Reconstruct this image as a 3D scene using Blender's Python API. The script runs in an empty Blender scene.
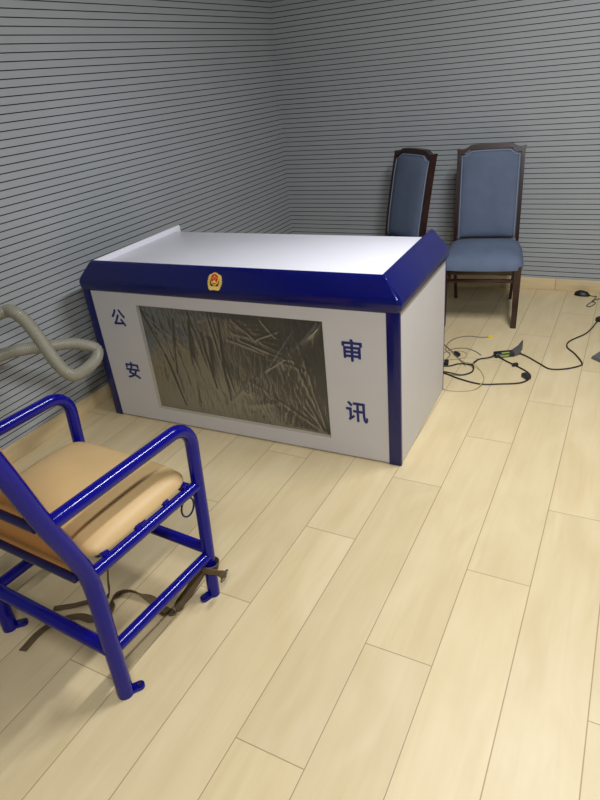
import bpy, bmesh, math, random
from math import sin, cos, pi, radians as rad, exp, hypot, atan2
from mathutils import Vector as V, Matrix
random.seed(7)
S = bpy.context.scene
COL = S.collection

# ------------------------------------------------------------------ helpers
def tag(o, label=None, cat=None, group=None, kind=None):
    if label: o['label'] = label
    if cat: o['category'] = cat
    if group: o['group'] = group
    if kind: o['kind'] = kind
    return o

def empty(name, loc=(0, 0, 0), rz=0.0, label=None, cat=None, group=None):
    o = bpy.data.objects.new(name, None)
    COL.objects.link(o)
    o.location = loc
    o.rotation_euler = (0, 0, rz)
    o.empty_display_size = .05
    return tag(o, label, cat, group)

def link(name, bm, mats, parent=None, smooth=True, angle=35):
    me = bpy.data.meshes.new(name)
    bmesh.ops.recalc_face_normals(bm, faces=bm.faces[:])
    bm.to_mesh(me)
    bm.free()
    for m in (mats if isinstance(mats, (list, tuple)) else [mats]):
        me.materials.append(m)
    if smooth:
        me.polygons.foreach_set('use_smooth', [True] * len(me.polygons))
        me.set_sharp_from_angle(angle=rad(angle))
    o = bpy.data.objects.new(name, me)
    COL.objects.link(o)
    if parent: o.parent = parent
    return o

def box(bm, x0, x1, y0, y1, z0, z1, bev=0.0, seg=2, mat=0):
    vs = [bm.verts.new(p) for p in [(x0, y0, z0), (x1, y0, z0), (x1, y1, z0), (x0, y1, z0),
                                    (x0, y0, z1), (x1, y0, z1), (x1, y1, z1), (x0, y1, z1)]]
    fs = []
    for q in [(0, 3, 2, 1), (4, 5, 6, 7), (0, 1, 5, 4), (1, 2, 6, 5), (2, 3, 7, 6), (3, 0, 4, 7)]:
        f = bm.faces.new([vs[i] for i in q]); f.material_index = mat; fs.append(f)
    if bev > 0:
        es = list({e for f in fs for e in f.edges})
        bmesh.ops.bevel(bm, geom=es, offset=bev, segments=seg, affect='EDGES', profile=.5)

def smooth_path(pts, n=6):
    pts = [V(p) for p in pts]
    if len(pts) < 3: return pts
    out = []
    for i in range(len(pts) - 1):
        p0 = pts[i - 1] if i else pts[0] * 2 - pts[1]
        p1, p2 = pts[i], pts[i + 1]
        p3 = pts[i + 2] if i + 2 < len(pts) else p2 * 2 - p1
        for k in range(n):
            t = k / n
            out.append(.5 * ((2 * p1) + (p2 - p0) * t + (2 * p0 - 5 * p1 + 4 * p2 - p3) * t * t
                             + (3 * p1 - p0 - 3 * p2 + p3) * t ** 3))
    out.append(pts[-1])
    return out

def round_corner(pts, r, n=8):
    """polyline with its inner corners rounded to radius r"""
    pts = [V(p) for p in pts]
    out = [pts[0]]
    for i in range(1, len(pts) - 1):
        a, b, c = pts[i - 1], pts[i], pts[i + 1]
        d0 = (a - b).normalized(); d1 = (c - b).normalized()
        ang = d0.angle(d1)
        t = min(r / math.tan(ang / 2), (a - b).length * .48, (c - b).length * .48)
        rr = t * math.tan(ang / 2)
        cen = b + (d0 + d1).normalized() * (rr / math.sin(ang / 2))
        s = (b + d0 * t) - cen; e = (b + d1 * t) - cen
        for k in range(n + 1):
            w_ = s.angle(e); f_ = k / n
            out.append(cen + (s * sin((1 - f_) * w_) + e * sin(f_ * w_)) / sin(w_) if w_ > 1e-4 else cen + s.lerp(e, f_))
    out.append(pts[-1])
    return out

def tube(bm, pts, r, seg=12, caps=True, mat=0, closed=False, ripple=None):
    """round tube along pts; ripple = (pitch, depth) makes it corrugated"""
    pts = [V(p) for p in pts]
    if ripple:
        pitch, depth = ripple
        L = [0]
        for a, b in zip(pts, pts[1:]): L.append(L[-1] + (b - a).length)
        n = int(L[-1] / pitch * 4)
        q = []; j = 0
        for k in range(n + 1):
            s = L[-1] * k / n
            while j < len(L) - 2 and L[j + 1] < s: j += 1
            t = (s - L[j]) / max(1e-9, L[j + 1] - L[j])
            q.append(pts[j].lerp(pts[j + 1], t))
        pts = q
    n = len(pts)
    tang = []
    for i in range(n):
        if closed: d = pts[(i + 1) % n] - pts[i - 1]
        else: d = pts[min(i + 1, n - 1)] - pts[max(i - 1, 0)]
        tang.append(d.normalized())
    up = V((0, 0, 1)) if abs(tang[0].z) < .9 else V((1, 0, 0))
    nrm = (up - tang[0] * up.dot(tang[0])).normalized()
    rings = []
    for i in range(n):
        nrm = (nrm - tang[i] * nrm.dot(tang[i])).normalized()
        bn = tang[i].cross(nrm)
        rr = r[i] if isinstance(r, (list, tuple)) else r
        if ripple: rr = r + (ripple[1] if (i % 4) in (1, 2) else 0)
        rings.append([bm.verts.new(pts[i] + nrm * (rr * cos(2 * pi * k / seg)) + bn * (rr * sin(2 * pi * k / seg))) for k in range(seg)])
    for i in range(n if closed else n - 1):
        A, B = rings[i], rings[(i + 1) % n]
        for k in range(seg):
            f = bm.faces.new((A[k], A[(k + 1) % seg], B[(k + 1) % seg], B[k])); f.material_index = mat
    if caps and not closed:
        bm.faces.new(rings[0][::-1]).material_index = mat
        bm.faces.new(rings[-1]).material_index = mat

def sweep_rect(bm, stations, mat=0):
    """stations: list of 4-point loops"""
    rings = [[bm.verts.new(p) for p in s] for s in stations]
    m = len(rings[0])
    for A, B in zip(rings, rings[1:]):
        for k in range(m):
            f = bm.faces.new((A[k], A[(k + 1) % m], B[(k + 1) % m], B[k])); f.material_index = mat
    bm.faces.new(rings[0][::-1]).material_index = mat
    bm.faces.new(rings[-1]).material_index = mat

def disc(bm, c, r, h, seg=24, mat=0):
    c = V(c)
    a = [bm.verts.new(c + V((r * cos(2 * pi * k / seg), r * sin(2 * pi * k / seg), 0))) for k in range(seg)]
    b = [bm.verts.new(v.co + V((0, 0, h))) for v in a]
    bm.faces.new(a[::-1]).material_index = mat
    bm.faces.new(b).material_index = mat
    for k in range(seg):
        bm.faces.new((a[k], a[(k + 1) % seg], b[(k + 1) % seg], b[k])).material_index = mat

# ------------------------------------------------------------------ materials
def srgb(r, g, b):
    f = lambda c: (c / 255 / 12.92) if c <= 10 else ((c / 255 + .055) / 1.055) ** 2.4
    return (f(r), f(g), f(b), 1)

def mat(name, col, rough=.5, metal=0.0, noise=0.0, nscale=20, bump=0.0, bscale=200, spec=.5, stretch=None, coat=0.0):
    m = bpy.data.materials.new(name); m.use_nodes = True
    nt = m.node_tree; N = nt.nodes; L = nt.links
    b = N['Principled BSDF']
    b.inputs['Base Color'].default_value = col
    b.inputs['Roughness'].default_value = rough
    b.inputs['Metallic'].default_value = metal
    b.inputs['Specular IOR Level'].default_value = spec
    b.inputs['Coat Weight'].default_value = coat
    b.inputs['Coat Roughness'].default_value = .12
    tc = N.new('ShaderNodeTexCoord')
    src = tc.outputs['Object']
    if stretch:
        mp = N.new('ShaderNodeMapping'); mp.inputs['Scale'].default_value = stretch
        L.new(src, mp.inputs['Vector']); src = mp.outputs['Vector']
    if noise > 0:
        n = N.new('ShaderNodeTexNoise'); n.inputs['Scale'].default_value = nscale; n.inputs['Detail'].default_value = 4
        L.new(src, n.inputs['Vector'])
        r = N.new('ShaderNodeMapRange'); r.inputs['To Min'].default_value = 1 - noise; r.inputs['To Max'].default_value = 1 + noise
        r.inputs['From Min'].default_value = .3; r.inputs['From Max'].default_value = .7
        L.new(n.outputs['Fac'], r.inputs['Value'])
        mx = N.new('ShaderNodeVectorMath'); mx.operation = 'SCALE'
        mx.inputs[0].default_value = col[:3]
        L.new(r.outputs['Result'], mx.inputs['Scale'])
        L.new(mx.outputs['Vector'], b.inputs['Base Color'])
    if bump > 0:
        n2 = N.new('ShaderNodeTexNoise'); n2.inputs['Scale'].default_value = bscale; n2.inputs['Detail'].default_value = 3
        L.new(src, n2.inputs['Vector'])
        bp = N.new('ShaderNodeBump'); bp.inputs['Strength'].default_value = bump; bp.inputs['Distance'].default_value = .002
        L.new(n2.outputs['Fac'], bp.inputs['Height']); L.new(bp.outputs['Normal'], b.inputs['Normal'])
    return m

def floor_material():
    m = bpy.data.materials.new('laminate_planks'); m.use_nodes = True
    nt = m.node_tree; N = nt.nodes; L = nt.links
    b = N['Principled BSDF']
    geo = N.new('ShaderNodeNewGeometry')
    sep = N.new('ShaderNodeSeparateXYZ'); L.new(geo.outputs['Position'], sep.inputs[0])
    def math_(op, a, bb=None, c=None):
        n = N.new('ShaderNodeMath'); n.operation = op
        for i, x in enumerate((a, bb, c)):
            if x is None: continue
            if isinstance(x, (int, float)): n.inputs[i].default_value = x
            else: L.new(x, n.inputs[i])
        return n.outputs[0]
    PW, PL, X0 = .214, 1.2915, 1.417
    rx = math_('DIVIDE', math_('SUBTRACT', sep.outputs['X'], X0), PW)
    row = math_('FLOOR', rx); fx = math_('SUBTRACT', rx, row)
    # joints step a third of a plank from row to row; the row at x 1.845-2.059 has a joint at y = -3.907
    yo = math_('MULTIPLY', math_('SUBTRACT', row, 2.0), PL / 3)
    ry = math_('DIVIDE', math_('SUBTRACT', math_('ADD', sep.outputs['Y'], 3.907), yo), PL)
    pk = math_('FLOOR', ry); fy = math_('SUBTRACT', ry, pk)
    # seam distances in metres
    dx = math_('MULTIPLY', math_('SUBTRACT', .5, math_('ABSOLUTE', math_('SUBTRACT', fx, .5))), PW)
    dy = math_('MULTIPLY', math_('SUBTRACT', .5, math_('ABSOLUTE', math_('SUBTRACT', fy, .5))), PL)
    d = math_('MINIMUM', dx, dy)
    seam = N.new('ShaderNodeMapRange'); seam.inputs['From Min'].default_value = .0006; seam.inputs['From Max'].default_value = .0021
    seam.inputs['To Min'].default_value = 1; seam.inputs['To Max'].default_value = 0
    L.new(d, seam.inputs['Value'])
    cid = N.new('ShaderNodeCombineXYZ'); L.new(row, cid.inputs[0]); L.new(pk, cid.inputs[1])
    wn = N.new('ShaderNodeTexWhiteNoise'); wn.noise_dimensions = '2D'; L.new(cid.outputs[0], wn.inputs['Vector'])
    # grain, shifted per plank
    off = N.new('ShaderNodeVectorMath'); off.operation = 'SCALE'; off.inputs['Scale'].default_value = 13.7
    L.new(wn.outputs['Color'], off.inputs[0])
    add = N.new('ShaderNodeVectorMath'); add.operation = 'ADD'
    L.new(geo.outputs['Position'], add.inputs[0]); L.new(off.outputs[0], add.inputs[1])
    mp = N.new('ShaderNodeMapping'); mp.inputs['Scale'].default_value = (26, 2.0, 1); L.new(add.outputs[0], mp.inputs['Vector'])
    g = N.new('ShaderNodeTexNoise'); g.inputs['Scale'].default_value = 1.0; g.inputs['Detail'].default_value = 5; g.inputs['Distortion'].default_value = .8
    L.new(mp.outputs[0], g.inputs['Vector'])
    mp2 = N.new('ShaderNodeMapping'); mp2.inputs['Scale'].default_value = (6, 2.2, 1); L.new(add.outputs[0], mp2.inputs['Vector'])
    g2 = N.new('ShaderNodeTexNoise'); g2.inputs['Scale'].default_value = 1.0; g2.inputs['Detail'].default_value = 3; g2.inputs['Distortion'].default_value = 1.2
    L.new(mp2.outputs[0], g2.inputs['Vector'])
    cr = N.new('ShaderNodeValToRGB')
    cr.color_ramp.elements[0].position = .28; cr.color_ramp.elements[0].color = FLOOR_A
    cr.color_ramp.elements[1].position = .72; cr.color_ramp.elements[1].color = FLOOR_B
    mix = math_('ADD', math_('MULTIPLY', g.outputs['Fac'], .4), math_('MULTIPLY', g2.outputs['Fac'], .6))
    L.new(mix, cr.inputs['Fac'])
    vr = N.new('ShaderNodeMapRange'); vr.inputs['To Min'].default_value = .965; vr.inputs['To Max'].default_value = 1.03
    L.new(wn.outputs['Value'], vr.inputs['Value'])
    sc = N.new('ShaderNodeVectorMath'); sc.operation = 'SCALE'
    L.new(cr.outputs['Color'], sc.inputs[0]); L.new(vr.outputs[0], sc.inputs['Scale'])
    mx = N.new('ShaderNodeMix'); mx.data_type = 'RGBA'
    L.new(math_('MULTIPLY', seam.outputs[0], .72), mx.inputs['Factor'])
    L.new(sc.outputs[0], mx.inputs['A']); mx.inputs['B'].default_value = srgb(120, 96, 64)
    L.new(mx.outputs['Result'], b.inputs['Base Color'])
    b.inputs['Roughness'].default_value = .44
    b.inputs['Specular IOR Level'].default_value = .45
    bp = N.new('ShaderNodeBump'); bp.inputs['Strength'].default_value = .35; bp.inputs['Distance'].default_value = .001
    L.new(math_('SUBTRACT', math_('MULTIPLY', g.outputs['Fac'], .15), seam.outputs[0]), bp.inputs['Height'])
    L.new(bp.outputs['Normal'], b.inputs['Normal'])
    return m

FLOOR_A = srgb(201, 180, 138)
FLOOR_B = srgb(216, 198, 160)

def film_material():
    m = bpy.data.materials.new('clear_plastic_film'); m.use_nodes = True
    nt = m.node_tree; N = nt.nodes; L = nt.links
    out = N['Material Output']; N.remove(N['Principled BSDF'])
    tr = N.new('ShaderNodeBsdfTransparent'); tr.inputs['Color'].default_value = (.86, .86, .83, 1)
    gl = N.new('ShaderNodeBsdfGlossy'); gl.inputs['Color'].default_value = (1, 1, 1, 1); gl.inputs['Roughness'].default_value = .09
    df = N.new('ShaderNodeBsdfDiffuse'); df.inputs['Color'].default_value = (.8, .78, .72, 1)
    lw = N.new('ShaderNodeLayerWeight'); lw.inputs['Blend'].default_value = .32
    tc = N.new('ShaderNodeTexCoord')
    n = N.new('ShaderNodeTexNoise'); n.inputs['Scale'].default_value = 16; n.inputs['Detail'].default_value = 5; n.inputs['Distortion'].default_value = 1.5
    mp = N.new('ShaderNodeMapping'); mp.inputs['Scale'].default_value = (2.2, 1, .8)
    L.new(tc.outputs['Object'], mp.inputs[0]); L.new(mp.outputs[0], n.inputs['Vector'])
    bp = N.new('ShaderNodeBump'); bp.inputs['Strength'].default_value = .24; bp.inputs['Distance'].default_value = .01
    L.new(n.outputs['Fac'], bp.inputs['Height'])
    L.new(bp.outputs['Normal'], gl.inputs['Normal']); L.new(bp.outputs['Normal'], lw.inputs['Normal'])
    a = N.new('ShaderNodeMixShader'); a.inputs[0].default_value = .045
    L.new(tr.outputs[0], a.inputs[1]); L.new(df.outputs[0], a.inputs[2])
    mr = N.new('ShaderNodeMapRange'); mr.inputs['To Min'].default_value = .02; mr.inputs['To Max'].default_value = .25
    L.new(lw.outputs['Fresnel'], mr.inputs['Value'])
    b = N.new('ShaderNodeMixShader'); L.new(mr.outputs[0], b.inputs[0])
    L.new(a.outputs[0], b.inputs[1]); L.new(gl.outputs[0], b.inputs[2])
    L.new(b.outputs[0], out.inputs['Surface'])
    return m

M = dict(
    slat=mat('grey_slat_panel', srgb(164, 168, 172), .55, noise=.03, nscale=3, bump=.05, bscale=90),
    groove=mat('dark_groove', srgb(52, 54, 58), .9),
    floor=floor_material(),
    base=mat('maple_baseboard', srgb(216, 194, 152), .4, noise=.07, nscale=5, stretch=(1, 1, 12)),
    ceil=mat('ceiling_paint', srgb(170, 170, 168), .9),
    plainwall=mat('grey_wall_paint', srgb(128, 130, 132), .8),
    white=mat('white_laminate', srgb(230, 228, 238), .3, noise=.015, nscale=6),
    whiteface=mat('white_painted_panel', srgb(205, 202, 204), .42, noise=.015, nscale=6),
    navy=mat('glossy_navy_trim', srgb(4, 10, 88), .16, noise=.05, nscale=9, coat=.0),
    text=mat('navy_lettering', srgb(26, 34, 110), .5),
    screen=mat('dark_brown_glass', srgb(42, 38, 31), .45, noise=.2, nscale=7),
    film=film_material(),
    dark=mat('black_recess', srgb(20, 20, 22), .8),
    gold=mat('gold_metal', srgb(236, 200, 104), .35, metal=.0),
    bronze=mat('dark_bronze_backing', srgb(70, 40, 24), .4),
    red=mat('red_enamel', srgb(190, 26, 22), .35),
    steelblue=mat('blue_painted_steel', srgb(9, 7, 120), .15, noise=.05, nscale=14, coat=.0, spec=.36),
    darkblue=mat('dark_blue_bar', srgb(18, 18, 70), .35),
    seat=mat('tan_padded_vinyl', srgb(200, 168, 118), .5, noise=.05, nscale=6, bump=.12, bscale=260),
    back=mat('orange_tan_board', srgb(198, 138, 70), .5, noise=.06, nscale=6, bump=.1, bscale=260),
    strap=mat('brown_webbing', srgb(98, 80, 54), .85, noise=.15, nscale=40, bump=.5, bscale=500),
    chrome=mat('worn_steel', srgb(190, 188, 180), .28, metal=1),
    hose=mat('grey_corrugated_hose', srgb(146, 142, 127), .34, noise=.06, nscale=12),
    wood=mat('dark_mahogany', srgb(46, 18, 13), .32, noise=.25, nscale=9, stretch=(8, 8, 1), coat=.3),
    fabric=mat('blue_grey_velvet', srgb(98, 109, 132), .9, noise=.08, nscale=9, bump=.25, bscale=420, spec=.2),
    piping=mat('pale_piping', srgb(128, 136, 150), .8),
    black=mat('black_rubber', srgb(22, 22, 24), .45),
    blackcase=mat('black_plastic', srgb(34, 34, 40), .4, noise=.05, nscale=30),
    cream=mat('cream_wire', srgb(186, 168, 120), .55),
    greywire=mat('grey_wire', srgb(120, 112, 104), .55),
    yellow=mat('yellow_plastic', srgb(232, 208, 40), .45),
    lime=mat('lime_sticker', srgb(150, 164, 84), .5),
    greymetal=mat('grey_plate', srgb(104, 104, 108), .5, metal=.3),
)

# ------------------------------------------------------------------ room
RX, RY, RZ = 4.6, -7.0, 2.75          # right wall x, front wall y, ceiling z
def groove_profile():
    """(depth, z) going up from the baseboard: slats with dark grooves between"""
    P = .0345; g = .0046; z = .1049 + P * 0
    out = [(0, .0)]
    while z < RZ - .01:
        out += [(0, z - g / 2), (.007, z - g / 2), (.007, z + g / 2), (0, z + g / 2)]
        z += P
    out.append((0, RZ))
    return out

def slat_wall(name, p0, p1, inward):
    prof = groove_profile()
    bm = bmesh.new()
    n = V(inward)
    A = [bm.verts.new(V((p0[0], p0[1], z)) - n * d) for d, z in prof]
    B = [bm.verts.new(V((p1[0], p1[1], z)) - n * d) for d, z in prof]
    for i in range(len(prof) - 1):
        f = bm.faces.new((A[i], B[i], B[i + 1], A[i + 1]))
        f.material_index = 1 if (prof[i][0] > 0 or prof[i + 1][0] > 0) else 0
    # backing so the wall has thickness
    T = .08
    a0 = bm.verts.new(V((p0[0], p0[1], 0)) - n * T); b0 = bm.verts.new(V((p1[0], p1[1], 0)) - n * T)
    a1 = bm.verts.new(V((p0[0], p0[1], RZ)) - n * T); b1 = bm.verts.new(V((p1[0], p1[1], RZ)) - n * T)
    bm.faces.new((b0, a0, a1, b1))
    me = bpy.data.meshes.new(name); bm.normal_update(); bm.to_mesh(me); bm.free()
    me.materials.append(M['slat']); me.materials.append(M['groove'])
    o = bpy.data.objects.new(name, me); COL.objects.link(o)
    return tag(o, kind='structure')

slat_wall('wall_back', (RX, 0), (0, 0), (0, -1, 0))
slat_wall('wall_left', (0, 0), (0, RY), (1, 0, 0))
def sbox(name, m, *a, bev=0):
    bm = bmesh.new(); box(bm, *a, bev=bev)
    return tag(link(name, bm, m), kind='structure')
sbox('wall_right', M['plainwall'], RX, RX + .08, RY, 0, 0, RZ)
sbox('wall_front', M['plainwall'], 0, RX, RY - .08, RY, 0, RZ)
sbox('floor', M['floor'], -.08, RX + .08, RY - .08, .08, -.06, 0)
sbox('ceiling', M['ceil'], -.08, RX + .08, RY - .08, .08, RZ, RZ + .06)
# baseboards: board with a thin rounded cap; seams where lengths meet
sbox('baseboard_left', M['base'], .0005, .013, RY, -.013, 0, .0886, bev=.002)
bm = bmesh.new()
for x0, x1 in ((.0, 2.184), (2.186, RX)):
    box(bm, x0, x1, -.013, -.0005, 0, .0886, bev=.002)
tag(link('baseboard_back', bm, M['base']), kind='structure')

# ------------------------------------------------------------------ police interview desk
DX, DY, DTH = 0.1987, -2.5742, 0.0269
W, DP = 1.657, .765
LE = -.016                        # left end of the carcass
desk = empty('interview_desk', (DX, DY, 0), DTH,
             'white interview desk with navy blue edge trim and dark film-covered front window', 'desk')
# front panel with its window opening
RU0, RU1, RZ0, RZ1 = .311, 1.316, .088, .668
bm = bmesh.new()
for a in ((.034, W - .058, RZ1, .752), (.034, W - .058, .008, RZ0), (.034, RU0, RZ0, RZ1), (RU1, W - .058, RZ0, RZ1)):
    box(bm, a[0], a[1], .004, .024, a[2], a[3])
link('front_panel', bm, M['whiteface'], desk)
bm = bmesh.new(); box(bm, RU0 - .03, RU1 + .03, .06, .075, RZ0 - .03, RZ1 + .03)
for u0, u1, z0, z1 in ((RU0 - .012, RU0, RZ0 - .012, RZ1 + .012), (RU1, RU1 + .012, RZ0 - .012, RZ1 + .012),
                       (RU0, RU1, RZ0 - .012, RZ0), (RU0, RU1, RZ1, RZ1 + .012)):
    box(bm, u0, u1, .0245, .06, z0, z1)
link('window_backing', bm, M['screen'], desk)
# crumpled film stretched over the window
def film():
    bm = bmesh.new(); nx, nz = 250, 146
    segs = []
    # fans of tension folds from the corners, long vertical folds left, loops right
    def s(u0, z0, u1, z1, a, w): segs.append((u0, z0, u1, z1, a, w))
    R_ = random.Random(3)
    for k in range(9):
        s(.98, .97, .45 + .06 * k + R_.uniform(-.02, .02), .02 + R_.uniform(0, .2), R_.uniform(.004, .009), R_.uniform(.008, .016))
    for k in range(8):
        u = .06 + .055 * k
        s(u + R_.uniform(-.02, .03), .97, u + .06 + R_.uniform(-.03, .05), .05 + R_.uniform(0, .3), R_.uniform(.003, .007), R_.uniform(.006, .013))
    for k in range(5):
        s(.01, .98, .07 + .05 * k, .35 + .07 * k, .004, .010)
    for k in range(6):
        s(.99, .03, .62 + .05 * k, .4 + .09 * k, R_.uniform(.003, .006), .010)
    for k in range(7):
        s(.55 + R_.uniform(-.05, .2), .92 - .03 * k, .85 + R_.uniform(-.06, .1), .97 - .07 * k, .004, .009)
    for (u0, z0, u1, z1) in ((.98, .95, .80, .66), (.80, .66, .60, .42), (.60, .42, .44, .12), (.47, .92, .46, .55), (.46, .55, .47, .2),
                             (.93, .42, .985, .05), (.90, .30, .97, .04), (.02, .97, .12, .55), (.12, .55, .19, .08), (.30, .9, .28, .5), (.21, .9, .17, .4), (.55, .95, .66, .80), (.66, .80, .80, .90),
                             (.70, .97, .76, .84), (.58, .78, .72, .70), (.86, .9, .70, .52), (.36, .8, .40, .3)):
        s(u0, z0, u1, z1, .0095, .0055)
    s(.42, .12, .62, .42, .010, .02); s(.44, .12, .75, .26, .008, .018); s(.30, .95, .27, .1, .009, .02)
    s(.40, .75, .38, .15, .008, .016); s(.98, .95, .60, .30, .012, .022)
    def h(s_, t):
        d = 0
        for (u0, z0, u1, z1, a, w) in segs:
            ax, az = (u1 - u0), (z1 - z0) * .58
            px, pz = (s_ - u0), (t - z0) * .58
            L2 = ax * ax + az * az
            k = max(0, min(1, (px * ax + pz * az) / L2))
            dd = hypot(px - k * ax, pz - k * az)
            if dd < 4 * w: d += (.34 if w > .0056 else .7) * a * exp(-(dd / (w * .75)) ** 2) * (1 - .55 * k)
        d += .004 * sin(9 * s_ + 3 * t) * sin(7 * t + 2 * s_)
        edge = min(1, min(s_, 1 - s_, t, 1 - t) / .05)
        return max(0, d * edge)
    g = [[bm.verts.new((RU0 - .002 + (RU1 - RU0 + .004) * i / nx, .0036 - h(i / nx, j / nz) * .95,
                        RZ0 - .002 + (RZ1 - RZ0 + .004) * j / nz)) for j in range(nz + 1)] for i in range(nx + 1)]
    for i in range(nx):
        for j in range(nz): bm.faces.new((g[i][j], g[i + 1][j], g[i + 1][j + 1], g[i][j + 1]))
    return bm
o = link('plastic_film', film(), M['film'], desk, angle=180)
tag(o, 'crumpled clear plastic film over the dark window')
# side panels, posts
bm = bmesh.new(); box(bm, W - .022, W - .003, .022, DP - .01, .004, .752); link('side_panel', bm, M['whiteface'], desk)
bm = bmesh.new(); box(bm, LE + .003, LE + .022, .022, DP - .01, .004, .752); link('side_panel', bm, M['whiteface'], desk)
for u0, u1, v0, v1 in ((W - .058, W, 0, .022), (LE, .034, 0, .022), (W - .04, W - .001, DP - .01, DP), (LE + .001, .03, DP - .01, DP)):
    bm = bmesh.new(); box(bm, u0, u1, v0, v1, 0, .752, bev=.005, seg=3); link('corner_post', bm, M['navy'], desk)
# table top, sunk between the raised trims
bm = bmesh.new(); box(bm, .068, W - .084, .05, DP - .045, .81, .846, bev=.003)
box(bm, .006, W - .022, .03, DP - .02, .745, .81)
link('tabletop', bm, M['white'], desk)
# raised edge trim: outward at the base, sloping in to a rounded lip
#        side inset, front inset, height
PROF = [(.004, .004, .728), (-.004, -.003, .734), (-.009, -.007, .744), (-.010, -.008, .768), (-.006, -.006, .782), (.000, -.002, .793),
        (.056, .026, .855), (.063, .031, .864), (.070, .037, .870), (.078, .045, .8725), (.085, .053, .870), (.088, .057, .864), (.088, .057, .825)]
def trim(stations, name, mats, inner_mat=0):
    bm = bmesh.new(); rings = []
    for fn in stations: rings.append([bm.verts.new(fn(d, f, z)) for d, f, z in PROF])
    for A, B in zip(rings, rings[1:]):
        for i in range(len(PROF) - 1):
            f = bm.faces.new((A[i], A[i + 1], B[i + 1], B[i]))
            if i >= len(PROF) - 4: f.material_index = inner_mat
        f = bm.faces.new((A[-1], A[0], B[0], B[-1])); f.material_index = inner_mat
    bm.faces.new(rings[0][::-1]).material_index = inner_mat
    bm.faces.new(rings[-1]).material_index = inner_mat
    return link(name, bm, mats, desk, angle=50)
def corner(cx, sx, ang0, ang1, n=5, r=.02):
    out = []
    for k in range(n):
        t = ang0 + (ang1 - ang0) * k / (n - 1)
        def fn(d, f, z, t=t):
            rr = r * max(.15, min(1, (.87 - z) / .1))
            return (cx + sx * (d + rr * (1 - abs(cos(t)))), f + rr * (1 - abs(sin(t))), z)
        out.append(fn)
    return out
cr_R = corner(W, -1, pi / 2, 0)
cr_L = corner(LE, 1, 0, pi / 2)
LM = [M['navy'], M['white']]
trim(cr_L[2:] + [lambda d, f, z: (W * .5, f, z)] + cr_R[:3], 'front_trim', M['navy'])
trim(cr_R[2:] + [lambda d, f, z: (W - d, DP * .5, z), lambda d, f, z: (W - d, DP + .005, z)], 'side_trim', M['navy'])
trim([lambda d, f, z: (LE + d, DP + .005, z), lambda d, f, z: (LE + d, DP * .5, z)] + cr_L[:3], 'side_trim', LM, 1)

# lettering on the front panel
def glyph(ch, u, z, w, h):
    cu = bpy.data.curves.new('character', 'FONT'); cu.body = ch; cu.size = 1
    cu.extrude = .004; cu.resolution_u = 6
    t = bpy.data.objects.new('character', cu); COL.objects.link(t)
    dg = bpy.context.evaluated_depsgraph_get()
    src = bpy.data.meshes.new_from_object(t.evaluated_get(dg))
    bpy.data.objects.remove(t); bpy.data.curves.remove(cu)
    # embolden: overlay the strokes shifted a little every way
    vs = []; fs = []; B = .02
    for n_, (ox, oy) in enumerate([(0, 0)] + [(B * cos(k * pi / 4), B * sin(k * pi / 4)) for k in range(8)]):
        o0 = len(vs)
        vs += [(v.co.x + ox, v.co.y + oy, v.co.z + n_ * .0004) for v in src.vertices]
        fs += [[o0 + q for q in p.vertices] for p in src.polygons]
    bpy.data.meshes.remove(src)
    xs = [v[0] for v in vs]; ys = [v[1] for v in vs]
    cx, cy = (min(xs) + max(xs)) / 2, (min(ys) + max(ys)) / 2
    sx, sy = w / (max(xs) - min(xs)), h / (max(ys) - min(ys))
    me = bpy.data.meshes.new('character')
    me.from_pydata([(u + (x - cx) * sx, .0036 - (e + .004) * .12, z + (y - cy) * sy) for x, y, e in vs], [], fs)
    me.materials.append(M['text'])
    o = bpy.data.objects.new('character', me); COL.objects.link(o); o.parent = desk
    return o
for ch, u, z, w, h in (('公', .179, .593, .088, .092), ('安', .189, .297, .09, .098),
                       ('审', 1.446, .549, .092, .104), ('讯', 1.454, .249, .104, .104)):
    tag(glyph(ch, u, z, w, h), 'navy lettering character ' + ch)

# badge on the sloping front trim
sl = atan2(.855 - .793, .028)                       # slope of the trim face
bx = V((1, 0, 0)); by = V((0, cos(sl), sin(sl))); bn = V((0, -sin(sl), cos(sl)))
bc = V((.8047, .0084, .8172)) + bn * .0015
def bp_(x, y, h): return bc + bx * (x * .92) + by * (y * .88) + bn * h
def plate(bm, pts, h0, h1, mat=0):
    a = [bm.verts.new(bp_(x, y, h0)) for x, y in pts]; b = [bm.verts.new(bp_(x, y, h1)) for x, y in pts]
    bm.faces.new(a[::-1]).material_index = mat; bm.faces.new(b).material_index = mat
    for k in range(len(pts)):
        j = (k + 1) % len(pts); bm.faces.new((a[k], a[j], b[j], b[k])).material_index = mat
bm = bmesh.new()
plate(bm, [(.030 * cos(t) * (1 if sin(t) < .2 else .85), .045 * sin(t) * (1 if sin(t) > 0 else .95)) for t in [2 * pi * k / 32 for k in range(32)]], -.002, .003)
badge = link('badge', bm, M['bronze'], desk)
bm = bmesh.new()
for s_ in (-1, 1):                                  # wheat ears
    for k in range(9):
        t = -1.25 + k * .27
        cx, cy = s_ * .033 * cos(t * .85), .040 * sin(t) - .004
        a = pi / 2 + s_ * (-.5 - .1 * k) * -1
        plate(bm, [(cx + .0085 * cos(q) * cos(a) - .004 * sin(q) * sin(a), cy + .0085 * cos(q) * sin(a) + .004 * sin(q) * cos(a))
                   for q in [2 * pi * i / 10 for i in range(10)]], 0, .006)
plate(bm, [(-.026, -.047), (.026, -.047), (.032, -.036), (.016, -.028), (-.016, -.028), (-.032, -.036)], 0, .0065)
link('wreath', bm, M['gold'], badge)
bm = bmesh.new()
SH = [(-.022, .026), (-.012, .036), (0, .040), (.012, .036), (.022, .026), (.023, .006), (.016, -.014), (0, -.026), (-.016, -.014), (-.023, .006)]
plate(bm, [(x * .84, y * .84 + .001) for x, y in SH], 0, .0075)
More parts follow.
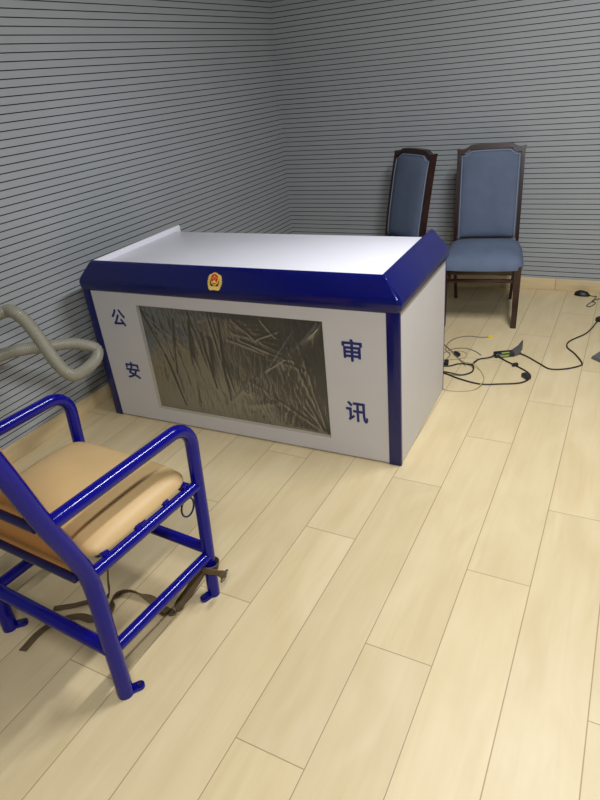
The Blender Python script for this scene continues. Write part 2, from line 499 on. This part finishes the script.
link('shield', bm, M['red'], badge)
bm = bmesh.new(); plate(bm, [(x * 1.04, y * 1.04) for x, y in SH], .001, .0062); link('shield_rim', bm, M['gold'], badge)
bm = bmesh.new()
def star(x, y, r):
    plate(bm, [(x + (r if k % 2 == 0 else r * .42) * sin(k * pi / 5), y + (r if k % 2 == 0 else r * .42) * cos(k * pi / 5)) for k in range(10)], .006, .0085)
star(0, .021, .0068)
for x, y in ((-.012, .014), (-.006, .009), (.006, .009), (.012, .014)): star(x, y, .0035)
plate(bm, [(-.011, -.012), (.011, -.012), (.013, -.007), (.008, -.004), (.005, .002), (-.005, .002), (-.008, -.004), (-.013, -.007)], .006, .0085)
link('emblem_relief', bm, M['gold'], badge)

# ------------------------------------------------------------------ blue steel restraint chair
CW = .56
rc = empty('restraint_chair', (1.46, -3.93, 0), rad(-3.2),
           'blue tubular steel armchair with tan padded seat in the left foreground', 'chair')
def part(name, pts, r, m='steelblue', seg=16, parent=None, **k):
    bm = bmesh.new(); tube(bm, pts, r, seg=seg, **k)
    return link(name, bm, M[m], parent or rc, angle=50)
POST = [(0, 0), (.006, .2), (.013, .40), (.008, .485), (-.016, .58), (-.050, .69), (-.092, .856), (-.135, 1.02)]
for a in (0, -CW):
    part('back_post', smooth_path([(a, b + .004, z) for b, z in POST], 6), .0255)
    part('armrest', round_corner([(a, .442, 0), (a, .468, .32), (a, .492, .685), (a, -.045, .690)], .075, 12), .0215)
    part('seat_rail', [(a, .02, .468), (a, .468, .460)], .0185, seg=16)
    part('side_stretcher', [(a, .015, .183), (a, .455, .172)], .0195, seg=16)
part('front_stretcher', [(0, .456, .2), (-CW, .456, .2)], .02)
part('rear_stretcher', [(0, .005, .192), (-CW, .005, .192)], .022)
part('seat_crossbar', [(0, .45, .455), (-CW, .45, .455)], .016)
part('back_crossbar', [(-.012, -.066, .695), (-CW + .012, -.066, .695)], .012, 'darkblue')
part('back_crossbar', [(-.012, -.014, .483), (-CW + .012, -.014, .483)], .012, 'darkblue')
part('back_crossbar', [(-.012, -.134, 1.0), (-CW + .012, -.134, 1.0)], .012, 'darkblue')
# foot plates with bolt holes
def foot(a, b, dx, dy):
    bm = bmesh.new(); L = hypot(dx, dy); ux, uy = dx / L, dy / L; vx, vy = -uy, ux; r = .0145
    pts = [(a - vx * r, b - vy * r)]
    t0 = atan2(-vy, -vx)
    for k in range(13):
        t = t0 + pi * k / 12
        pts.append((a + dx + r * cos(t), b + dy + r * sin(t)))
    pts.append((a + vx * r, b + vy * r))
    lo = [bm.verts.new((x, y, .001)) for x, y in pts]; hi = [bm.verts.new((x, y, .012)) for x, y in pts]
    bm.faces.new(lo[::-1]); bm.faces.new(hi)
    for k in range(len(pts)):
        j = (k + 1) % len(pts); bm.faces.new((lo[k], lo[j], hi[j], hi[k]))
    f = link('foot_plate', bm, M['steelblue'], rc)
    bm = bmesh.new(); disc(bm, (a + dx, b + dy, .012), .007, .006, seg=8); link('bolt', bm, M['blackcase'], f)
foot(0, .004, .026, .036); foot(0, .446, -.012, -.042); foot(-CW, .004, .032, .034); foot(-CW, .446, .02, -.04)
# tabs that carry the seat pan
for b in (.09, .215, .335, .425):
    bm = bmesh.new(); box(bm, -.032, -.002, b - .011, b + .011, .478, .492, bev=.002); link('seat_tab', bm, M['steelblue'], rc)
# padded seat, domed, with soft rounded edges
def cushion(bm, x0, x1, y0, y1, z0, thick, dome, r=.06, n=26, power=3.0, shape=None):
    top = []
    for i in range(n + 1):
        row = []
        for j in range(n + 1):
            s = -1 + 2 * i / n; t = -1 + 2 * j / n
            # squircle-ish corners: pull corner verts in
            k = 1 - .045 * (abs(s) ** 6) * (abs(t) ** 6) * 2
            x = (x0 + x1) / 2 + (x1 - x0) / 2 * s * k; y = (y0 + y1) / 2 + (y1 - y0) / 2 * t * k
            e = max(0, 1 - abs(s) ** (power * 3)) ** .5 * max(0, 1 - abs(t) ** (power * 3)) ** .5
            z = z0 + thick * (.25 + .75 * e) + dome * (1 - s * s) * (1 - t * t)
            if shape: x, y, z = shape(x, y, z, s, t)
            row.append(bm.verts.new((x, y, z)))
        top.append(row)
    for i in range(n):
        for j in range(n): bm.faces.new((top[i][j], top[i + 1][j], top[i + 1][j + 1], top[i][j + 1]))
    loop = [top[i][0] for i in range(n + 1)] + [top[n][j] for j in range(1, n + 1)] + [top[i][n] for i in range(n - 1, -1, -1)] + [top[0][j] for j in range(n - 1, 0, -1)]
    low = [bm.verts.new((v.co.x, v.co.y, z0)) for v in loop]
    m_ = len(loop)
    for k in range(m_): bm.faces.new((loop[k], low[k], low[(k + 1) % m_], loop[(k + 1) % m_]))
    bm.faces.new(low)
bm = bmesh.new(); cushion(bm, -CW + .004, -.008, .046, .468, .4885, .046, .024, power=1.6)
link('seat_cushion', bm, M['seat'], rc, angle=60)
# leaning back board on the front side of the crossbars
bm = bmesh.new()
st = []
for b, z in ((.012, .462), (.009, .486), (-.012, .57), (-.040, .69), (-.078, .85), (-.112, .985)):
    st.append([(-CW + .024, b, z), (-.024, b, z), (-.024, b + .028, z + .006), (-CW + .024, b + .028, z + .006)])
sweep_rect(bm, st)
link('backrest', bm, M['back'], rc, angle=40)
# ring hanging under the rail beside the front leg
bm = bmesh.new()
tube(bm, [(0, .412 + .029 * cos(t), .412 + .033 * sin(t)) for t in [2 * pi * k / 28 for k in range(28)]], .0032, seg=8, closed=True)
link('hanging_ring', bm, M['darkblue'], rc)

# webbing strap: knotted round the front leg, then lying on the floor under the chair
def ribbon(bm, pts, w, t, n=6):
    """pts: (position, width-direction)"""
    P = smooth_path([p for p, d in pts], n); D = smooth_path([V(d).normalized() for p, d in pts], n)
    st = []
    for i, p in enumerate(P):
        tg = (P[min(i + 1, len(P) - 1)] - P[max(i - 1, 0)]).normalized()
        d = (D[i] - tg * D[i].dot(tg)).normalized(); nn = tg.cross(d)
        st.append([p - d * w / 2 - nn * t / 2, p + d * w / 2 - nn * t / 2, p + d * w / 2 + nn * t / 2, p - d * w / 2 + nn * t / 2])
    sweep_rect(bm, st)
cl = Matrix.Translation((1.46, -3.93, 0)) @ Matrix.Rotation(rad(-3.2), 4, 'Z')
def C_(a, b, z): return cl @ V((a, b, z))
strap = empty('webbing_strap', (1.41, -3.6, 0), 0, 'brown webbing strap knotted round the blue front chair leg and trailing on the floor', 'strap')
inv = Matrix.Translation((-1.41, 3.6, 0))
zf = .004
U = V((0, 0, 1))
bm = bmesh.new()
lc = C_(0, .452, 0)
loop = []
for k in range(15):
    t = rad(200 - 25 * k)
    loop.append((inv @ (lc + V((.030 * cos(t), .030 * sin(t), .118 + .0012 * k))), U + V((.25 * cos(t), .25 * sin(t), 0))))
ribbon(bm, loop, .030, .003)
tail = [(C_(-.012, .470, .128), U), (C_(-.030, .432, .098), U + V((-.4, .2, 0))), (C_(-.052, .385, .050), U + V((-.6, .3, 0))),
        (C_(-.072, .352, .016), (-1, .5, .6))]
fl = [(1.412, -3.618), (1.362, -3.622), (1.290, -3.602), (1.235, -3.604), (1.192, -3.612), (1.165, -3.640), (1.172, -3.676), (1.205, -3.700),
      (1.206, -3.735), (1.160, -3.757), (1.102, -3.765), (1.051, -3.806), (1.024, -3.869), (1.030, -3.950)]
for i, (x, y) in enumerate(fl):
    a = fl[max(0, i - 1)]; b = fl[min(len(fl) - 1, i + 1)]
    dx, dy = b[0] - a[0], b[1] - a[1]
    stand = .9 if 3 <= i <= 8 else .25
    z = zf + (.012 if 3 <= i <= 8 else .003)
    tail.append((V((x, y, z)), V((-dy, dx, 0)).normalized() * (1 - stand * .55) + U * stand))
ribbon(bm, [(inv @ p, d) for p, d in tail], .034, .003)
# free end that droops outside the leg
ribbon(bm, [(inv @ (lc + V(p)), d) for p, d in (((-.012, -.030, .128), U), ((.018, -.034, .136), U), ((.045, -.022, .128), U + V((.5, 0, 0))),
                                               ((.064, -.012, .116), V((.3, .8, .5))), ((.060, -.004, .100), V((.2, 1, .2))))], .028, .003)
link('webbing', bm, M['strap'], strap, angle=60)
bm = bmesh.new()
bc2 = inv @ (lc + V((.064, -.010, .108)))
pts = [bc2 + V((.010 * cos(t), .019 * sin(t), .014 * sin(t + .6))) for t in [2 * pi * k / 24 for k in range(24)]]
tube(bm, pts, .0026, seg=8, closed=True)
tube(bm, [bc2 + V((-.01, 0, .004)), bc2 + V((.01, 0, .006))], .002, seg=6)
link('buckle', bm, M['chrome'], strap)
strap2 = bm = bmesh.new()
hp = [(1.158, -3.60, .455), (1.150, -3.615, .34), (1.166, -3.63, .20), (1.150, -3.645, .08), (1.142, -3.655, .018), (1.120, -3.690, .006), (1.085, -3.70, .005), (1.045, -3.735, .005), (.985, -3.775, .005)]
ribbon(bm, [(V(p), V((.6, -.8, 0)) if i < 5 else V((.5, -.8, .15))) for i, p in enumerate(hp)], .026, .003)
tag(link('seat_strap', bm, M['strap'], angle=60), 'dark brown strap hanging from under the tan seat of the blue chair to the floor', 'strap')

# ------------------------------------------------------------------ corrugated hose looping out from the left wall
HP = [(.003, -3.46, .72), (.05, -3.46, .725), (.09, -3.30, .765), (.18, -3.05, .782), (.25, -3.031, .781), (.31, -3.025, .725), (.37, -3.025, .628),
      (.41, -3.020, .545), (.435, -3.000, .492), (.430, -2.962, .465), (.38, -2.858, .436), (.33, -2.735, .430), (.30, -2.690, .463),
      (.27, -2.735, .502), (.235, -2.790, .528), (.19, -2.899, .553), (.14, -2.995, .571), (.11, -3.072, .575), (.09, -3.25, .58), (.05, -3.38, .58), (.003, -3.38, .58)]
bm = bmesh.new(); tube(bm, smooth_path(HP, 8), .0275, seg=14, ripple=(.009, .0022))
tag(link('corrugated_hose', bm, M['hose'], angle=60), 'grey corrugated hose looping out in front of the left slatted wall', 'hose')

# ------------------------------------------------------------------ upholstered dining chairs
def dining_chair(name, loc, rz, label):
    ch = empty(name, loc, rz, label, 'chair', 'high-backed dining chairs by the back wall')
    def yb(z):                                     # back line: upright below the seat, leaning above
        if z < .45: return -.0 + .035 * max(0, (.30 - z) / .30) ** 1.4
        t = (z - .45) / .6; return .105 * t ** 1.15
    for s in (-1, 1):
        bm = bmesh.new(); st = []
        for z, x in ((0, .194), (.15, .200), (.30, .206), (.45, .209), (.60, .209), (.75, .209), (.9, .2085), (1.0, .2085), (1.028, .210), (1.036, .214)):
            w = .0105 if z < 1.03 else .012; d = .021
            y = yb(z)
            st.append([(s * x - w, y - d, z), (s * x + w, y - d, z), (s * x + w, y + d, z), (s * x - w, y + d, z)])
        sweep_rect(bm, st)
        link('back_post', bm, M['wood'], ch, angle=30)
        bm = bmesh.new()
        st = [[(s * x - w, y - w, z), (s * x + w, y - w, z), (s * x + w, y + w, z), (s * x - w, y + w, z)]
              for z, x, y, w in ((0, .226, -.530, .0165), (.2, .226, -.525, .0195), (.405, .226, -.520, .022))]
        sweep_rect(bm, st); link('leg', bm, M['wood'], ch, angle=30)
        bm = bmesh.new(); sweep_rect(bm, [[(s * .214 - .009, y, .255), (s * .214 + .009, y, .255), (s * .214 + .009, y, .285), (s * .214 - .009, y, .285)] for y in (-.515, .0)])
        link('side_stretcher', bm, M['wood'], ch)
    bm = bmesh.new(); box(bm, -.21, .21, -.530, -.510, .300, .322, bev=.003); link('front_stretcher', bm, M['wood'], ch)
    bm = bmesh.new(); box(bm, -.20, .20, -.01, .012, .300, .322, bev=.003); link('rear_stretcher', bm, M['wood'], ch)
    bm = bmesh.new(); box(bm, -.213, .213, -.525, .0, .350, .398, bev=.004); link('seat_rail', bm, M['wood'], ch)
    # crest rail: low ears, stepping up to a flat arch
    top = [(-.210, 1.030), (-.178, 1.034), (-.158, 1.040), (-.138, 1.054), (-.115, 1.057), (0, 1.061), (.115, 1.057), (.138, 1.054), (.158, 1.040), (.178, 1.034), (.210, 1.030)]
    bm = bmesh.new(); st = []
    for x, z in top:
        lo = 1.003 if abs(x) > .17 else 1.010 + (.020 if abs(x) < .15 else .006)
        y0 = yb(lo); y1 = yb(z)
        st.append([(x, y0 - .019, lo), (x, y0 + .019, lo), (x, y1 + .019, z), (x, y1 - .019, z)])
    sweep_rect(bm, st); link('crest_rail', bm, M['wood'], ch, angle=30)
    # back pad and its piping
    nz, nx = 22, 12
    def edge_top(s): return 1.001 + .028 * max(0, min(1, (.80 - abs(s)) / .16)) + .006 * (1 - s * s)
    def pos(s, t, side):
        zt = edge_top(s); z = .455 + (zt - .455) * t
        x = .1995 * s
        puff = .026 * (max(0, 1 - abs(s) ** 5) ** .6) * (max(0, 1 - abs(2 * t - 1) ** 9) ** .6)
        return V((x, yb(z) + (-.008 - puff if side == 0 else .012), z))
    bm = bmesh.new(); G = []
    for side in (0, 1):
        G.append([[bm.verts.new(pos(-1 + 2 * i / nx, j / nz, side)) for j in range(nz + 1)] for i in range(nx + 1)])
    for side in (0, 1):
        g = G[side]
        for i in range(nx):
            for j in range(nz): bm.faces.new((g[i][j], g[i + 1][j], g[i + 1][j + 1], g[i][j + 1]))
    for i in range(nx):
        for j in (0, nz): bm.faces.new((G[0][i][j], G[0][i + 1][j], G[1][i + 1][j], G[1][i][j]))
    for j in range(nz):
        for i in (0, nx): bm.faces.new((G[0][i][j], G[0][i][j + 1], G[1][i][j + 1], G[1][i][j]))
    bk = link('backrest', bm, M['fabric'], ch, angle=70)
    bm = bmesh.new()
    ring = [pos(-.93, j / 20, 0) for j in range(0, 20)] + [pos(-.93 + 1.86 * i / 24, .975, 0) for i in range(25)] + [pos(.93, j / 20, 0) for j in range(19, -1, -1)]
    tube(bm, [p + V((0, -.001, 0)) for p in ring], .0042, seg=8)
    link('piping', bm, M['piping'], bk)
    # seat: deep upholstered box with a soft crowned top
    bm = bmesh.new()
    def shape(x, y, z, s, t):
        x *= 1 - .04 * (t + 1)                    # narrower at the rear
        y -= .012 * (1 - s * s) * (1 if t < 0 else 0) * abs(t)
        return x, y, z
    cushion(bm, -.262, .262, -.555, .0, .388, .076, .020, n=24, power=2.2, shape=shape)
    se = link('seat', bm, M['fabric'], ch, angle=70)
    return ch
c1 = dining_chair('dining_chair', (1.722, -.308, 0), rad(9),
             'blue-grey upholstered high-back chair facing forward by the baseboard, right of the desk')
dining_chair('dining_chair.001', (1.150, -.39, 0), rad(-36),
             'high-back upholstered chair turned at an angle, half hidden behind the white desk')

# ------------------------------------------------------------------ cables and small things on the floor
def cable(name, pts, r, m, label=None, cat='cable', group=None, n=6, parent=None):
    bm = bmesh.new()
    P = [V((p[0], p[1], (p[2] if len(p) > 2 else r + .0005))) for p in pts]
    P = smooth_path(P, n)
    for p in P: p.z = max(p.z, r + .0004)
    if parent: P = [p - parent.location for p in P]
    tube(bm, P, r, seg=8)
    o = link(name, bm, M[m], parent, angle=60)
    return o if parent else tag(o, label, cat, group)
def plug(name, c, d, w, l, h, m, parent, inv_loc=None):
    bm = bmesh.new(); box(bm, -w / 2, w / 2, -l / 2, l / 2, 0, h, bev=min(w, h) * .25)
    o = link(name, bm, M[m], parent)
    o.location = (c[0], c[1], c[2] if len(c) > 2 else .0006); o.rotation_euler = (0, 0, atan2(d[1], d[0]) - pi / 2)
    return o
# power supply brick with its tilted end fin
ad = empty('power_adapter', (2.066, -1.24, 0), 0, 'black power adapter with a lime label, its looping lead and its long zigzag power cord', 'adapter')
bm = bmesh.new(); box(bm, -.070, .045, -.026, .026, .001, .026, bev=.006, seg=3); link('case', bm, M['blackcase'], ad).rotation_euler.z = rad(28)
bm = bmesh.new()
sweep_rect(bm, [[(.038, -.022, .002), (.038, .022, .002), (.038, .022, .025), (.038, -.022, .025)], [(.075, -.012, .012), (.075, .024, .012), (.075, .024, .05), (.075, -.012, .05)],
                [(.098, .006, .030), (.098, .020, .030), (.098, .020, .085), (.098, .006, .085)]])
link('clip', bm, M['greymetal'], ad).rotation_euler.z = rad(28)
bm = bmesh.new(); box(bm, -.045, .010, -.0272, -.026, .007, .020); box(bm, -.03, .015, -.020, -.004, .0255, .0266); link('sticker', bm, M['lime'], ad).rotation_euler.z = rad(28)
# looping lead with an in-line connector
o = cable('adapter_lead', [(1.70, -1.52), (1.759, -1.567), (1.803, -1.581), (1.888, -1.621), (2.005, -1.649), (2.106, -1.618), (2.203, -1.575), (2.24, -1.514), (2.238, -1.464),
                       (2.197, -1.41), (2.121, -1.351), (2.068, -1.31), (2.03, -1.275, .012), (2.03, -1.262, .015)], .0042, 'black', parent=ad)
plug('connector', (2.222 - 2.066, -1.50 + 1.24), (.05, -.05), .030, .055, .024, 'blackcase', o)
plug('ferrite', (2.14 - 2.066, -1.365 + 1.24), (.07, .06), .020, .035, .018, 'blackcase', o)
o = cable('power_cord', [(2.112, -1.208, .02), (2.14, -1.202, .008), (2.19, -1.232), (2.268, -1.308), (2.328, -1.358), (2.404, -1.336), (2.470, -1.278), (2.482, -1.233), (2.434, -1.12),
                      (2.381, -1.03), (2.387, -.936), (2.46, -.804), (2.491, -.695), (2.516, -.566), (2.56, -.50), (2.75, -.42)], .0042, 'black', parent=ad)
plug('plug', (2.528 - 2.066, -.548 + 1.24), (.06, .09), .034, .062, .028, 'blackcase', o)
cable('adapter_lead', [(1.911, -1.43, .012), (1.922, -1.37, .01), (1.934, -1.334), (1.97, -1.309), (1.995, -1.292, .010), (2.012, -1.272, .014)], .0042, 'black', parent=ad)
cable('tangled_cable', [(1.70, -1.49), (1.737, -1.49), (1.792, -1.474), (1.829, -1.435), (1.873, -1.423), (1.921, -1.451, .012), (1.93, -1.516, .006), (1.886, -1.569), (1.819, -1.576, .012), (1.755, -1.554), (1.70, -1.55)],
      .0042, 'black', 'black cable coiled into a small round loop at the desk side')
o = cable('thin_wire', [(1.70, -1.47), (1.726, -1.451), (1.753, -1.326), (1.71, -1.261), (1.694, -1.155), (1.722, -1.065), (1.786, -1.014), (1.862, -1.011), (1.908, -1.0)],
          .0028, 'greywire', 'thin grey wire curving to a yellow connector tip near the chair leg', 'wire')
tag(plug('connector', (1.922, -.985), (.05, .03), .014, .034, .010, 'yellow', o), 'yellow connector tip')
cable('thin_wire.001', [(1.68, -1.36), (1.695, -1.342), (1.741, -1.237), (1.813, -1.202), (1.881, -1.23), (1.928, -1.277)], .0026, 'greywire', 'thin grey wire in a shallow arc just in front of the yellow connector wire', 'wire')
cable('thin_wire.002', [(1.674, -1.176), (1.753, -1.281, .010), (1.827, -1.379, .006), (1.88, -1.449, .018)], .0026, 'greywire', 'straight thin grey wire slanting across the tangle from the desk', 'wire')
cable('thin_wire.004', [(1.69, -1.30), (1.735, -1.285), (1.79, -1.25), (1.835, -1.268), (1.850, -1.315), (1.82, -1.36, .006), (1.77, -1.39, .009), (1.70, -1.40)], .0024, 'cream', 'thin cream wire making the smallest curl in the middle of the tangle', 'wire')
cable('thin_wire.003', [(1.74, -1.70), (1.813, -1.757), (1.898, -1.767), (1.981, -1.73), (2.015, -1.67, .015), (2.01, -1.571), (1.967, -1.478), (1.923, -1.436, .016), (1.85, -1.40)],
      .0026, 'cream', 'thin cream wire looping widest and nearest beside the desk panel', 'wire')
for k, (x, y, a, lab) in enumerate(((1.795, -1.318, .7, 'small black connector plug at the back of the wire tangle'), (1.765, -1.452, .2, 'small black connector plug against the desk side in the wire tangle'))):
    bm = bmesh.new(); box(bm, -.013, .013, -.02, .02, .004, .022, bev=.004); box(bm, -.008, .008, .02, .036, .008, .018, bev=.002)
    o = link('connector_plug' + ('' if k == 0 else '.001'), bm, M['blackcase']); o.location = (x, y, 0); o.rotation_euler = (0, 0, a)
    tag(o, lab, 'plug')
# mouse by the baseboard with its coiled lead
ms = empty('computer_mouse', (2.377, -.076, 0), rad(-12), 'black computer mouse on the floor against the back baseboard', 'mouse')
bm = bmesh.new()
bmesh.ops.create_uvsphere(bm, u_segments=24, v_segments=14, radius=1)
for v in bm.verts:
    x, y, z = v.co
    v.co = (x * .055, y * .033 * (1 - .12 * x), max(0, z) * .034 * (1 - .15 * x) + .001)
bmesh.ops.remove_doubles(bm, verts=bm.verts[:], dist=1e-5)
link('shell', bm, M['black'], ms)
bm = bmesh.new(); disc(bm, (0, 0, 0), .006, .004, seg=12)
w_ = link('scroll_wheel', bm, M['blackcase'], ms); w_.location = (.030, .002, .0262); w_.rotation_euler = (pi / 2, 0, 0)
bm = bmesh.new()
tube(bm, [p for p in smooth_path([(.050, 0, .006), (.075, 0, .003), (.094, .010, .003), (.098, -.02, .003), (.10, -.11, .003), (.092, -.20, .003), (.118, -.21, .003), (.13, -.13, .003), (.10, -.105, .007), (.15, -.02, .003), (.30, .0, .003)], 6)], .0026, seg=8)
link('mouse_lead', bm, M['black'], ms)
# grey plate at the picture's right edge
bm = bmesh.new()
pl = [(2.522, -1.152), (2.563, -1.066), (2.70, -1.03), (2.72, -1.16), (2.575, -1.197)]
lo = [bm.verts.new((x, y, .0006)) for x, y in pl]; hi = [bm.verts.new((x + (.004 if i == 0 else 0), y, .018)) for i, (x, y) in enumerate(pl)]
bm.faces.new(lo[::-1]); bm.faces.new(hi)
for k in range(5): bm.faces.new((lo[k], lo[(k + 1) % 5], hi[(k + 1) % 5], hi[k]))
bmesh.ops.bevel(bm, geom=[e for e in bm.edges if all(v.co.z > .01 for v in e.verts)], offset=.003, segments=2, affect='EDGES')
tag(link('floor_plate', bm, M['greymetal'], angle=30), 'grey flat plate on the floor cut off by the right photo edge', 'plate')

# ------------------------------------------------------------------ lights: ceiling tube fixtures
def lamp(name, x, y, w, l, power, col=(.95, .98, 1)):
    d = bpy.data.lights.new(name, 'AREA'); d.shape = 'RECTANGLE'; d.size = w; d.size_y = l; d.energy = power; d.color = col
    o = bpy.data.objects.new(name, d); COL.objects.link(o); o.location = (x, y, RZ - .03)
    return o
lamp('ceiling_lamp', 2.6, -2.3, .09, 1.2, 68)
lamp('ceiling_lamp.001', 3.0, -5.0, .09, 1.2, 72)
w = bpy.data.worlds.new('World'); S.world = w; w.use_nodes = True
w.node_tree.nodes['Background'].inputs[0].default_value = (.5, .5, .52, 1)
w.node_tree.nodes['Background'].inputs[1].default_value = .05

# ------------------------------------------------------------------ camera and view
cam = bpy.data.cameras.new('Camera'); co = bpy.data.objects.new('Camera', cam); COL.objects.link(co)
cam.sensor_width = 36; cam.sensor_fit = 'AUTO'; cam.lens = 601.949 / 800 * 36
co.location = (2.6021, -4.6633, 1.6); co.rotation_euler = (1.07132, .09206, .47529); cam.clip_start = .02
S.camera = co
S.view_settings.view_transform = 'Standard'; S.view_settings.look = 'None'; S.view_settings.gamma = 1
S.view_settings.use_curve_mapping = False; S.view_settings.exposure = 0.0
S.cycles.use_denoising = True
S.cycles.max_bounces = 8; S.cycles.transparent_max_bounces = 12
